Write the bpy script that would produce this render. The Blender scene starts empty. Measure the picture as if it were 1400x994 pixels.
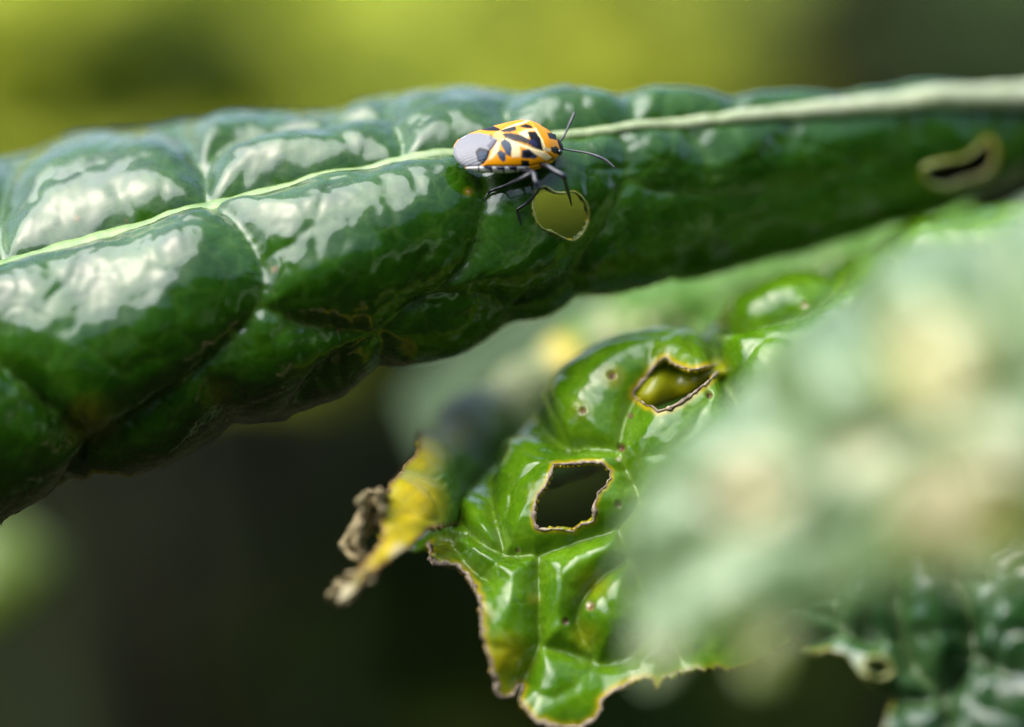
import bpy, bmesh, math, random
import numpy as np
from mathutils import Vector, kdtree, noise

random.seed(7); RNG = np.random.default_rng(7)
scene = bpy.context.scene
COL = scene.collection
R = math.radians

# ------------------------------------------------------------------ camera
PITCH = R(-20.0)
CAM = np.array([0.0, 0.0, 0.56])
FOCUS = 0.2460
cd = bpy.data.cameras.new('camera'); cam = bpy.data.objects.new('camera', cd); COL.objects.link(cam)
cam.location = CAM; cam.rotation_euler = (R(90) + PITCH, 0, 0)
cd.lens = 100; cd.sensor_width = 36; cd.sensor_fit = 'HORIZONTAL'
cd.clip_start = 0.01; cd.clip_end = 3000
cd.dof.use_dof = True; cd.dof.focus_distance = FOCUS; cd.dof.aperture_fstop = 5.0
scene.camera = cam
scene.render.resolution_x = 1024; scene.render.resolution_y = 727

# ------------------------------------------------------------------ sky, sun, exposure
SUN_EL, SUN_AZ = R(64), R(-90)          # azimuth from +Y (away from camera), negative = left
w = bpy.data.worlds.new('World'); scene.world = w; w.use_nodes = True
nt = w.node_tree
sky = nt.nodes.new('ShaderNodeTexSky'); sky.sky_type = 'NISHITA'; sky.sun_disc = False
sky.sun_elevation = SUN_EL; sky.sun_rotation = SUN_AZ
sky.air_density = 0.8; sky.dust_density = 4.0; sky.ozone_density = 1.0
bg = nt.nodes['Background']; bg.inputs['Strength'].default_value = 0.10
nt.links.new(sky.outputs[0], bg.inputs[0])
sl = bpy.data.lights.new('sun', 'SUN'); sun = bpy.data.objects.new('sun', sl); COL.objects.link(sun)
sl.energy = 1.5; sl.angle = R(75); sl.color = (0.91, 0.96, 1.0)
sd = Vector((math.sin(SUN_AZ) * math.cos(SUN_EL), math.cos(SUN_AZ) * math.cos(SUN_EL), math.sin(SUN_EL)))
sun.rotation_euler = (-sd).to_track_quat('-Z', 'Y').to_euler(); sun.location = (0, 0, 5)
vs = scene.view_settings
vs.view_transform = 'Standard'; vs.look = 'None'; vs.gamma = 1; vs.use_curve_mapping = False
vs.exposure = 2.0
scene.cycles.max_bounces = 6; scene.cycles.diffuse_bounces = 3; scene.cycles.glossy_bounces = 3; scene.cycles.transmission_bounces = 4

# ------------------------------------------------------------------ camera-space helpers (mm)
AX_R = np.array([1.0, 0, 0])
AX_F = np.array([0, math.cos(PITCH), math.sin(PITCH)])
AX_U = np.array([0, -math.sin(PITCH), math.cos(PITCH)])
K = 0.36 / 1400.0
def px2cs(px, py, z):
    px, py, z = np.broadcast_arrays(np.asarray(px, float), np.asarray(py, float), np.asarray(z, float))
    return np.stack([(px - 700) * K * z, -(py - 497) * K * z, z], -1)
def cs2px(p): return 700 + p[..., 0] / p[..., 2] / K, 497 - p[..., 1] / p[..., 2] / K
def W(p):
    p = np.asarray(p, float) * 0.001
    return CAM + p[..., 0:1] * AX_R + p[..., 1:2] * AX_U + p[..., 2:3] * AX_F
def wpt(px, py, zmm): return W(px2cs(px, py, zmm))

def tag(o, label=None, cat=None, group=None, kind=None):
    if label: o['label'] = label
    if cat: o['category'] = cat
    if group: o['group'] = group
    if kind: o['kind'] = kind
    return o
def empty(name, loc, label=None, cat=None, group=None):
    o = bpy.data.objects.new(name, None); COL.objects.link(o); o.location = loc
    o.empty_display_size = 0.01
    return tag(o, label, cat, group)
def link(name, me, mat, parent=None):
    o = bpy.data.objects.new(name, me); COL.objects.link(o)
    if mat: me.materials.append(mat)
    if parent is not None:
        o.parent = parent
        l = parent.location
        if parent.parent is not None: l = l + parent.parent.location
        o.location = -l                       # meshes hold world coordinates
    return o
def recenter(o):
    """put a mesh object's origin at its own centre (mesh data currently in world coordinates)"""
    me = o.data
    n = len(me.vertices); co = np.empty(n * 3); me.vertices.foreach_get('co', co); co = co.reshape(-1, 3)
    c = (co.min(0) + co.max(0)) / 2
    me.vertices.foreach_set('co', (co - c).ravel()); me.update()
    o.location = o.location + Vector(c)
    return o

# ------------------------------------------------------------------ materials
def new_mat(name):
    m = bpy.data.materials.new(name); m.use_nodes = True
    n = m.node_tree; n.nodes.clear()
    return m, n
class NB:
    def __init__(s, n): s.n = n
    def node(s, t, **kw):
        x = s.n.nodes.new(t)
        for k, v in kw.items(): setattr(x, k, v)
        return x
    def link(s, a, b): s.n.links.new(a, b)
    def attr(s, name): return s.node('ShaderNodeAttribute', attribute_name=name).outputs['Fac']
    def mix(s, f, a, b):
        m = s.node('ShaderNodeMix', data_type='RGBA')
        for sock, v in ((m.inputs[0], f), (m.inputs[6], a), (m.inputs[7], b)):
            if isinstance(v, (tuple, list)): sock.default_value = (*v, 1) if len(v) == 3 else v
            elif isinstance(v, (int, float)): sock.default_value = v
            else: s.link(v, sock)
        return m.outputs[2]
    def math(s, op, a, b=0.0, clamp=False):
        m = s.node('ShaderNodeMath', operation=op); m.use_clamp = clamp
        for sock, v in ((m.inputs[0], a), (m.inputs[1], b)):
            if isinstance(v, (int, float)): sock.default_value = v
            else: s.link(v, sock)
        return m.outputs[0]
    def noise(s, scale, detail=4, rough=0.55, vec=None):
        x = s.node('ShaderNodeTexNoise'); x.inputs['Scale'].default_value = scale
        x.inputs['Detail'].default_value = detail; x.inputs['Roughness'].default_value = rough
        if vec is None: vec = s.node('ShaderNodeNewGeometry').outputs['Position']
        s.link(vec, x.inputs['Vector']); return x.outputs[0]
    def ramp(s, f, stops):
        r = s.node('ShaderNodeValToRGB'); e = r.color_ramp.elements
        while len(e) > 1: e.remove(e[-1])
        e[0].position = stops[0][0]; e[0].color = (*stops[0][1], 1)
        for p, c in stops[1:]:
            q = e.new(p); q.color = (*c, 1)
        s.link(f, r.inputs[0]); return r.outputs[0]

def leaf_mat(name, dark, light, veincol, trans=0.25, rough=0.28, bloom=0.25, bump=0.18, coat=1.0):
    m, n = new_mat(name); b = NB(n)
    big = b.noise(260, 3); fine = b.noise(2200, 3, 0.6)
    f = b.math('ADD', b.math('MULTIPLY', big, 0.75), b.math('MULTIPLY', fine, 0.3))
    base = b.ramp(f, [(0.32, dark), (0.72, light)])
    base = b.mix(b.attr('vein'), base, veincol)
    base = b.mix(b.math('MULTIPLY', b.attr('yellow'), b.math('ADD', big, 0.45), True), base, (0.62, 0.46, 0.01))
    br = b.ramp(fine, [(0.35, (0.05, 0.022, 0.008)), (0.55, (0.22, 0.115, 0.045)), (0.75, (0.48, 0.34, 0.19))])
    base = b.mix(b.attr('brown'), base, br)
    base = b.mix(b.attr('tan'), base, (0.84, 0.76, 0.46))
    pr = b.node('ShaderNodeBsdfPrincipled')
    b.link(base, pr.inputs['Base Color'])
    rg = b.math('ADD', b.math('MULTIPLY', fine, 0.34), rough - 0.17)
    b.link(b.math('ADD', rg, b.math('MULTIPLY', b.attr('brown'), 0.4), True), pr.inputs['Roughness'])
    pr.inputs['IOR'].default_value = 1.5; pr.inputs['Specular IOR Level'].default_value = 0.15
    pr.inputs['Coat Weight'].default_value = coat; pr.inputs['Coat Roughness'].default_value = 0.12
    pr.inputs['Coat IOR'].default_value = 1.5
    pr.inputs['Sheen Weight'].default_value = bloom; pr.inputs['Sheen Roughness'].default_value = 0.5
    pr.inputs['Sheen Tint'].default_value = (0.85, 0.95, 0.95, 1)
    geo = b.node('ShaderNodeNewGeometry').outputs['Position']
    wv = b.node('ShaderNodeVectorMath', operation='MULTIPLY_ADD'); nz_ = b.node('ShaderNodeTexNoise'); nz_.inputs['Scale'].default_value = 500; nz_.inputs['Detail'].default_value = 1
    b.link(geo, nz_.inputs['Vector']); b.link(nz_.outputs['Color'], wv.inputs[0]); wv.inputs[1].default_value = (0.0016,) * 3; b.link(geo, wv.inputs[2])
    def net(scale):
        vor = b.node('ShaderNodeTexVoronoi', feature='DISTANCE_TO_EDGE'); vor.inputs['Scale'].default_value = scale
        b.link(wv.outputs[0], vor.inputs['Vector']); return vor.outputs[0]
    n1 = net(300)
    h = b.math('MULTIPLY', b.math('MINIMUM', n1, 0.14), 2.6)
    h = b.math('ADD', h, b.math('MULTIPLY', fine, 0.45))
    bm1 = b.node('ShaderNodeBump'); bm1.inputs['Strength'].default_value = bump; bm1.inputs['Distance'].default_value = 0.0004
    b.link(h, bm1.inputs['Height']); b.link(bm1.outputs[0], pr.inputs['Normal'])
    line = b.math('SUBTRACT', 1.0, b.math('MULTIPLY', n1, 16.0), True)
    base2 = b.mix(b.math('MULTIPLY', line, 0.14), base, veincol); b.link(base2, pr.inputs['Base Color'])
    # dried water marks: patches of duller wax with a sharp outline
    wm = b.math('MULTIPLY', b.math('SUBTRACT', b.noise(330, 4, 0.6), 0.54), 14.0, True)
    cr = b.math('ADD', 0.07, b.math('MULTIPLY', wm, 0.15)); b.link(cr, pr.inputs['Coat Roughness'])
    tr = b.node('ShaderNodeBsdfTranslucent')
    tcol = b.mix(0.5, base, (0.30, 0.42, 0.02)); b.link(tcol, tr.inputs[0])
    ms = b.node('ShaderNodeMixShader'); ms.inputs[0].default_value = trans
    b.link(pr.outputs[0], ms.inputs[1]); b.link(tr.outputs[0], ms.inputs[2])
    out = b.node('ShaderNodeOutputMaterial'); b.link(ms.outputs[0], out.inputs[0])
    return m
def plain_mat(name, c1, c2, scale=400, rough=0.5, coat=0.0, bump=0.2, dist=0.0002, trans=0.0, spec=0.5):
    m, n = new_mat(name); b = NB(n)
    f = b.noise(scale, 5, 0.6)
    base = b.ramp(f, [(0.3, c1), (0.7, c2)])
    pr = b.node('ShaderNodeBsdfPrincipled'); b.link(base, pr.inputs['Base Color'])
    pr.inputs['Roughness'].default_value = rough; pr.inputs['Coat Weight'].default_value = coat; pr.inputs['Specular IOR Level'].default_value = spec
    bp = b.node('ShaderNodeBump'); bp.inputs['Strength'].default_value = bump; bp.inputs['Distance'].default_value = dist
    b.link(f, bp.inputs['Height']); b.link(bp.outputs[0], pr.inputs['Normal'])
    out = b.node('ShaderNodeOutputMaterial')
    if trans:
        tr = b.node('ShaderNodeBsdfTranslucent'); b.link(base, tr.inputs[0])
        ms = b.node('ShaderNodeMixShader'); ms.inputs[0].default_value = trans
        b.link(pr.outputs[0], ms.inputs[1]); b.link(tr.outputs[0], ms.inputs[2]); b.link(ms.outputs[0], out.inputs[0])
    else: b.link(pr.outputs[0], out.inputs[0])
    return m

M_ROLL = leaf_mat('dark_kale_leaf', (0.008, 0.042, 0.001), (0.026, 0.095, 0.002), (0.12, 0.21, 0.03), trans=0.12, bloom=0.0)
M_CHEW = leaf_mat('green_kale_leaf', (0.050, 0.160, 0.003), (0.150, 0.330, 0.006), (0.30, 0.44, 0.04), trans=0.38, rough=0.26, bloom=0.0)
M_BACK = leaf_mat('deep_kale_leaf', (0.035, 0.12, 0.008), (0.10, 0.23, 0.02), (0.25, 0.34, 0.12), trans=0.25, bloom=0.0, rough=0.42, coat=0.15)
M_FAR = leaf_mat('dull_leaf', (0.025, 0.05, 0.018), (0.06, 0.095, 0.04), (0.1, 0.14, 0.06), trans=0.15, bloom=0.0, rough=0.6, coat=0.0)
M_FORE = leaf_mat('pale_kale_leaf', (0.065, 0.15, 0.035), (0.21, 0.30, 0.13), (0.45, 0.5, 0.3), trans=0.25, bloom=0.0, rough=0.35)
M_TIP = leaf_mat('lime_kale_leaf', (0.09, 0.15, 0.008), (0.17, 0.24, 0.02), (0.3, 0.4, 0.1), trans=0.3, bloom=0.0)
M_LOW = leaf_mat('curly_kale_leaf', (0.012, 0.06, 0.014), (0.035, 0.11, 0.025), (0.2, 0.3, 0.12), trans=0.15, bloom=0.0)
def rib_mat():
    m, n = new_mat('pale_midrib'); b = NB(n)
    f = b.noise(900, 5, 0.6)
    pale = b.ramp(f, [(0.3, (0.26, 0.31, 0.15)), (0.7, (0.42, 0.45, 0.29))]); green = b.ramp(f, [(0.3, (0.06, 0.15, 0.02)), (0.7, (0.17, 0.27, 0.06))])
    pr = b.node('ShaderNodeBsdfPrincipled'); b.link(b.mix(b.attr('pale'), green, pale), pr.inputs['Base Color']); pr.inputs['Roughness'].default_value = 0.35
    bp = b.node('ShaderNodeBump'); bp.inputs['Strength'].default_value = 0.3; bp.inputs['Distance'].default_value = 0.0002
    b.link(f, bp.inputs['Height']); b.link(bp.outputs[0], pr.inputs['Normal'])
    out = b.node('ShaderNodeOutputMaterial'); b.link(pr.outputs[0], out.inputs[0]); return m
M_RIB = rib_mat()
M_RIM = plain_mat('corky_rim', (0.045, 0.025, 0.014), (0.45, 0.36, 0.24), 1500, 0.7, 0, 0.5)
M_RIMY = plain_mat('yellow_rim', (0.12, 0.17, 0.02), (0.36, 0.37, 0.11), 1200, 0.45, 0.2, 0.4)

# ------------------------------------------------------------------ sheet tools
def smooth(a, n=1):
    for _ in range(n):
        p = np.pad(a, 1, mode='edge')
        a = (4 * p[1:-1, 1:-1] + p[:-2, 1:-1] + p[2:, 1:-1] + p[1:-1, :-2] + p[1:-1, 2:]) / 8
    return a
def normals(pos):
    n = np.cross(np.gradient(pos, axis=0), np.gradient(pos, axis=1))
    n /= np.linalg.norm(n, axis=-1, keepdims=True) + 1e-12
    return n
def kd_of(pts):
    k = kdtree.KDTree(len(pts))
    for i, p in enumerate(pts): k.insert(p, i)
    k.balance(); return k
def densify(poly, step=3.0, closed=False):
    pts = [np.array(p, float) for p in poly]
    if closed: pts.append(pts[0])
    out = []
    for a, b in zip(pts[:-1], pts[1:]):
        n = max(1, int(np.linalg.norm(b - a) / step))
        for i in range(n): out.append(a + (b - a) * i / n)
    if not closed: out.append(pts[-1])
    return np.array(out)
def spline(poly, n=8, closed=False):
    """Catmull-Rom through the points"""
    p = [np.array(q, float) for q in poly]; L = len(p); out = []
    for i in range(L if closed else L - 1):
        g = lambda k: p[k % L] if closed else p[min(max(k, 0), L - 1)]
        a, b, c, d = g(i - 1), g(i), g(i + 1), g(i + 2)
        for j in range(n):
            t = j / n
            out.append(0.5 * (2 * b + (c - a) * t + (2 * a - 5 * b + 4 * c - d) * t * t + (3 * b - a - 3 * c + d) * t ** 3))
    if not closed: out.append(p[-1])
    return np.array(out)
def inside(px, py, poly):
    px = np.asarray(px); r = np.zeros(px.shape, bool)
    x0, y0 = poly[-1]
    for x1, y1 in poly:
        c = ((y0 > py) != (y1 > py))
        with np.errstate(divide='ignore', invalid='ignore'):
            xi = (x1 - x0) * (py - y0) / (y1 - y0 + 1e-12) + x0
        r ^= c & (px < xi); x0, y0 = x1, y1
    return r
def fbm(pos, scale, seed=0, octv=3):
    f = pos.reshape(-1, 3) * scale + seed * 17.3
    return np.array([noise.fractal(p, 1.0, 2.0, octv) for p in f]).reshape(pos.shape[:-1])
def prof(x): x = np.clip(x, 0, 1); return np.sqrt(1 - (1 - x) ** 2)

class Sheet:
    """a leaf blade: grid of points in camera-space mm, blistered between its veins"""
    def __init__(s, pos, front, outward=None):
        s.pos = pos; s.front = front; s.base = pos.copy()
        n = normals(pos)
        if (n[front][:, 2].mean()) > 0: n = -n
        s.n = n; s.attr = {k: np.zeros(pos.shape[:2]) for k in ('vein', 'yellow', 'brown', 'tan')}
        s.keep = None
        s.px, s.py = cs2px(pos)
    def veins(s, polys, extra=None):
        idx = np.argwhere(s.front); P2 = np.stack([s.px[s.front], s.py[s.front]], -1)
        kd = kd_of([(a, b, 0) for a, b in P2]); pts = []
        for poly in polys:
            for q in densify(spline(poly, 6), 2.0):
                _, i, d = kd.find((q[0], q[1], 0))
                if d < 12: pts.append(s.base[tuple(idx[i])])
        if extra is not None: pts += list(extra)
        s.vpts = np.array(pts)
        kd3 = kd_of(s.vpts)
        s.d = np.array([kd3.find(p)[2] for p in s.base.reshape(-1, 3)]).reshape(s.base.shape[:2])
        s.d = smooth(s.d, 2)
    def blister(s, A, dm, A2=0.0, spacing=7.0, d2=2.5, nz=0.3, seed=1, Amod=None, vein_w=0.3, vein_c=0.45):
        amp = 0.75 + 0.5 * (fbm(s.base, 0.05, seed) + 0.2)
        if Amod is not None: amp = amp * Amod
        h = A * amp * prof(smooth(s.d, 2) / dm)
        flat = s.base.reshape(-1, 3)
        # secondary veins: voronoi cells over the surface
        area = np.linalg.norm(np.cross(np.gradient(s.base, axis=0), np.gradient(s.base, axis=1)), axis=-1)
        nseed = max(6, int(area.sum() / spacing ** 2))
        pick = RNG.choice(flat.shape[0], nseed, replace=False, p=(area / area.sum()).ravel())
        kd = kd_of(flat[pick])
        warp = flat + 1.2 * np.stack([fbm(s.base, 0.25, 31 + k, 2).ravel() for k in range(3)], -1)
        F = np.array([[q[2] for q in kd.find_n(p, 2)] for p in warp])
        e = (F[:, 1] - F[:, 0]).reshape(s.d.shape)
        h = h + A2 * prof(smooth(e, 1) / d2)
        h = smooth(h, 2)
        h += nz * fbm(s.base, 0.16, seed + 3, 4) + 0.10 * nz * fbm(s.base, 0.9, seed + 9, 3)
        h += 0.06 * np.exp(-(s.d / 0.45) ** 2)
        s.pos = s.base + s.n * h[..., None]
        s.attr['vein'] = np.maximum(np.exp(-(s.d / vein_w) ** 2) * vein_c, 0.25 * vein_c * np.exp(-(e / 0.3) ** 2))
        s.attr['vein'] += 0.15 * vein_c * np.exp(-(s.d / 1.2) ** 2)
        s.px, s.py = cs2px(s.pos)
        s.refresh()
    def refresh(s):
        s._idx = np.argwhere(s.front)
        s._kd = kd_of([(a, b, 0) for a, b in zip(s.px[s.front], s.py[s.front])])
    def depth(s, px, py):
        c = [tuple(s._idx[i]) for _, i, _ in s._kd.find_n((px, py, 0), 6)]
        return min(s.pos[k][2] for k in c)
    def spot(s, name, x, y, r, amt=1.0, soft=0.5):
        d = np.hypot(s.px - x, s.py - y); v = np.clip((r - d) / (r * soft) + 0.0, 0, 1) * amt
        s.attr[name] = np.maximum(s.attr[name], np.where(s.front, v, 0))
    def pit(s, x, y, r, depth=0.5):
        d = np.hypot(s.px - x, s.py - y); g = np.exp(-(d / r) ** 2) * depth - 0.35 * depth * np.exp(-((d - 1.3 * r) / (0.4 * r)) ** 2)
        s.pos = s.pos - s.n * (g * s.front)[..., None]
    def cut(s, poly, remove_inside=True, where=None, rim=None, rimw=14):
        where = s.front if where is None else where
        ins = inside(s.px, s.py, poly)
        bad = (ins if remove_inside else ~ins) & where
        D = densify(poly, 1.0, True); kd = kd_of([(a, b, 0) for a, b in D])
        near = np.argwhere(where & (s._bbox(poly, 30)))
        dist = np.full(bad.shape, 1e3); tgt = np.zeros(bad.shape + (2,))
        for i, j in near:
            co, k, d = kd.find((s.px[i, j], s.py[i, j], 0)); dist[i, j] = d; tgt[i, j] = co[:2]
        if rim:
            for nm, width in rim.items():
                s.attr[nm] = np.maximum(s.attr[nm], np.clip(1.3 - dist / width, 0, 1) * where)
        # snap the first ring of removed vertices onto the outline
        nb = np.zeros_like(bad); g = ~bad
        nb[1:] |= g[:-1]; nb[:-1] |= g[1:]; nb[:, 1:] |= g[:, :-1]; nb[:, :-1] |= g[:, 1:]
        nb[1:, 1:] |= g[:-1, :-1]; nb[:-1, :-1] |= g[1:, 1:]; nb[1:, :-1] |= g[:-1, 1:]; nb[:-1, 1:] |= g[1:, :-1]
        ring = bad & nb & (dist < 25)
        z = s.pos[..., 2]
        new = px2cs(tgt[..., 0], tgt[..., 1], z)
        s.pos = np.where(ring[..., None], new, s.pos)
        dead = bad & ~ring
        s.keepv = (~dead) if getattr(s, 'keepv', None) is None else (s.keepv & ~dead)
        # faces wholly made of ring vertices vanish too
        s.ringv = ring if getattr(s, 'ringv', None) is None else (s.ringv | ring)
        s.px, s.py = cs2px(s.pos)
    def _bbox(s, poly, m):
        p = np.array(poly); return (s.px > p[:, 0].min() - m) & (s.px < p[:, 0].max() + m) & (s.py > p[:, 1].min() - m) & (s.py < p[:, 1].max() + m)
    def build(s, name, mat, parent, thick=0.45):
        ns, nt_ = s.pos.shape[:2]
        keepv = getattr(s, 'keepv', None); ringv = getattr(s, 'ringv', None)
        if keepv is None: keepv = np.ones((ns, nt_), bool)
        if ringv is None: ringv = np.zeros((ns, nt_), bool)
        idx = np.arange(ns * nt_).reshape(ns, nt_)
        q = np.stack([idx[:-1, :-1], idx[1:, :-1], idx[1:, 1:], idx[:-1, 1:]], -1).reshape(-1, 4)
        ok = keepv.ravel()[q].all(1) & ~ringv.ravel()[q].all(1); q = q[ok]
        used = np.zeros(ns * nt_, bool); used[q.ravel()] = True
        remap = np.cumsum(used) - 1
        v = W(s.pos).reshape(-1, 3)[used]; q = remap[q]
        # consistent winding: outward normal = s.n
        me = bpy.data.meshes.new(name)
        me.vertices.add(len(v)); me.vertices.foreach_set('co', v.ravel())
        me.loops.add(q.size); me.polygons.add(len(q))
        me.loops.foreach_set('vertex_index', q.ravel().astype(np.int32))
        me.polygons.foreach_set('loop_start', np.arange(0, q.size, 4, dtype=np.int32))
        me.update(calc_edges=True); me.validate()
        weld = np.flatnonzero(ringv.ravel()[used])
        for k, a in s.attr.items():
            at = me.attributes.new(k, 'FLOAT', 'POINT'); at.data.foreach_set('value', np.clip(a, 0, 1).ravel()[used].astype(np.float32))
        me.polygons.foreach_set('use_smooth', np.ones(len(q), bool))
        nn = np.cross(v[q[:, 1]] - v[q[:, 0]], v[q[:, 3]] - v[q[:, 0]])
        wn = (s.n[..., 0:1] * AX_R + s.n[..., 1:2] * AX_U + s.n[..., 2:3] * AX_F).reshape(-1, 3)[used]
        if (nn * wn[q[:, 0]]).sum() < 0: me.flip_normals()
        if len(weld):
            bm = bmesh.new(); bm.from_mesh(me); bm.verts.ensure_lookup_table()
            bmesh.ops.remove_doubles(bm, verts=[bm.verts[i] for i in weld], dist=0.00013); bm.to_mesh(me); bm.free()
        o = link(name, me, mat, parent)
        md = o.modifiers.new('thickness', 'SOLIDIFY'); md.thickness = thick * 0.001; md.offset = -1
        return recenter(o)

def tube(pts, rad, sides=10, flat=1.0, up=None, caps=True):
    """swept tube mesh data in world metres; pts camera-space mm, rad mm"""
    pts = np.asarray(pts, float); n = len(pts); rad = np.broadcast_to(np.asarray(rad, float), (n,))
    T = np.gradient(pts, axis=0); T /= np.linalg.norm(T, axis=1, keepdims=True) + 1e-12
    ref = np.array(up if up is not None else (0, 0, -1.0)); V = []
    for p, t, r in zip(pts, T, rad):
        a = ref - t * (ref @ t)
        if np.linalg.norm(a) < 1e-3: a = np.cross(t, (1, 0, 0.3))
        a /= np.linalg.norm(a); b = np.cross(t, a)
        for k in range(sides):
            th = 2 * math.pi * k / sides
            V.append(p + r * (math.cos(th) * a * flat + math.sin(th) * b))
    F = []
    for i in range(n - 1):
        for k in range(sides):
            k2 = (k + 1) % sides
            F.append((i * sides + k, i * sides + k2, (i + 1) * sides + k2, (i + 1) * sides + k))
    if caps: F.append(tuple(range(sides))[::-1]); F.append(tuple((n - 1) * sides + k for k in range(sides)))
    return np.array(V), F
def obj_from(name, V, F, mat, parent=None, sm=True, world=False):
    me = bpy.data.meshes.new(name); me.from_pydata((V if world else W(V)).tolist(), [], F); me.validate()
    bm = bmesh.new(); bm.from_mesh(me); bmesh.ops.recalc_face_normals(bm, faces=bm.faces); bm.to_mesh(me); bm.free()
    if sm: me.polygons.foreach_set('use_smooth', np.ones(len(me.polygons), bool))
    return recenter(link(name, me, mat, parent))
def merge(parts):
    V = []; F = []; o = 0
    for v, f in parts:
        V.append(v); F += [tuple(i + o for i in q) for q in f]; o += len(v)
    return np.concatenate(V), F
def rim_tube(sh, name, poly, mat, parent, r0=0.25, lift=0.0, jit=0.4, seed=3, part=None):
    P2 = densify(poly, 4.0, True)
    if part is not None: P2 = np.array([p for p in P2 if part(p)])
    rg = np.random.default_rng(seed); pts = []
    zs = np.array([sh.depth(x, y) for x, y in P2])
    if part is None:
        for _ in range(2): zs = (np.roll(zs, 1) + 2 * zs + np.roll(zs, -1)) / 4
        P2 = np.concatenate([P2, P2[:1]]); zs = np.append(zs, zs[0])
    pts = px2cs(P2[:, 0], P2[:, 1], zs - lift)
    lf = np.interp(np.linspace(0, 1, len(pts)), np.linspace(0, 1, 12), rg.random(12))
    rad = r0 * (0.35 + 1.3 * lf) * np.clip(1 + jit * (rg.random(len(pts)) - 0.4), 0.3, 3)
    rad[-1] = rad[0]
    V, F = tube(pts, rad, 8, caps=part is not None)
    return obj_from(name, V, F, mat, parent)
def ragged(poly, amp=2.5, step=5, seed=0, closed=True, sub=5):
    p = densify(spline(poly, sub, closed), step, closed); rg = np.random.default_rng(seed)
    return p + rg.normal(0, amp * 0.5, p.shape)

def arch_sheet(T, B, zT, D, phi=(-50, 95), ns=200, ntt=180, dphi=None, n_sub=12):
    """arched blade: T = ridge line in the picture, B = lower margin, zT = ridge depth, D = arch depth (mm)"""
    S = np.linspace(0, 1, ns)
    def res(poly):
        q = np.array(poly, float); t = np.linspace(0, 1, len(q)); c = spline(q, n_sub); tc = np.linspace(0, 1, len(c))
        return np.stack([np.interp(S, tc, c[:, k]) for k in range(q.shape[1])], -1)
    t_, b_ = res(T), res(B); z_ = res(np.array(zT)[:, None])[:, 0]; d_ = res(np.array(D)[:, None])[:, 0]
    ph = np.radians(np.linspace(phi[0], phi[1], ntt))
    fr = 1 - np.cos(ph)
    px = t_[:, None, 0] + (b_ - t_)[:, None, 0] * fr; py = t_[:, None, 1] + (b_ - t_)[:, None, 1] * fr
    z = z_[:, None] - d_[:, None] * np.sin(ph)[None, :]
    front = np.broadcast_to((ph > R(-3))[None, :], px.shape).copy()
    return Sheet(px2cs(px, py, z), front)

# ================================================================== GROUND
def build_ground():
    m, n = new_mat('garden_soil'); b = NB(n)
    f = b.noise(9, 8, 0.65); g = b.noise(60, 5, 0.6)
    base = b.ramp(b.math('ADD', b.math('MULTIPLY', f, 0.6), b.math('MULTIPLY', g, 0.4)), [(0.3, (0.006, 0.006, 0.002)), (0.7, (0.020, 0.018, 0.007))])
    pr = b.node('ShaderNodeBsdfPrincipled'); b.link(base, pr.inputs['Base Color']); pr.inputs['Roughness'].default_value = 0.95; pr.inputs['Specular IOR Level'].default_value = 0.08
    bp = b.node('ShaderNodeBump'); bp.inputs['Distance'].default_value = 0.02; b.link(g, bp.inputs['Height']); b.link(bp.outputs[0], pr.inputs['Normal'])
    out = b.node('ShaderNodeOutputMaterial'); b.link(pr.outputs[0], out.inputs[0])
    # one sheet: fine uneven soil near the bed, stretching to the horizon
    N = 90; u = np.linspace(-1, 1, N); a = np.sign(u) * (np.abs(u) * 4 + np.abs(u) ** 9 * 600)
    X, Y = np.meshgrid(a, a, indexing='ij'); Z = np.zeros_like(X)
    r = np.hypot(X, Y)
    for i in range(N):
        for j in range(N):
            Z[i, j] = 0.03 * noise.fractal((X[i, j] * 3, Y[i, j] * 3, 0), 1, 2, 3) * (1 if r[i, j] < 8 else 0)
    idx = np.arange(N * N).reshape(N, N)
    F = np.stack([idx[:-1, :-1], idx[1:, :-1], idx[1:, 1:], idx[:-1, 1:]], -1).reshape(-1, 4).tolist()
    me = bpy.data.meshes.new('ground'); me.from_pydata(np.stack([X, Y, Z], -1).reshape(-1, 3).tolist(), [], F)
    me.polygons.foreach_set('use_smooth', np.ones(len(me.polygons), bool))
    o = link('ground', me, m); o['kind'] = 'structure'; o['label'] = 'dark garden soil under the plants'
build_ground()

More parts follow.
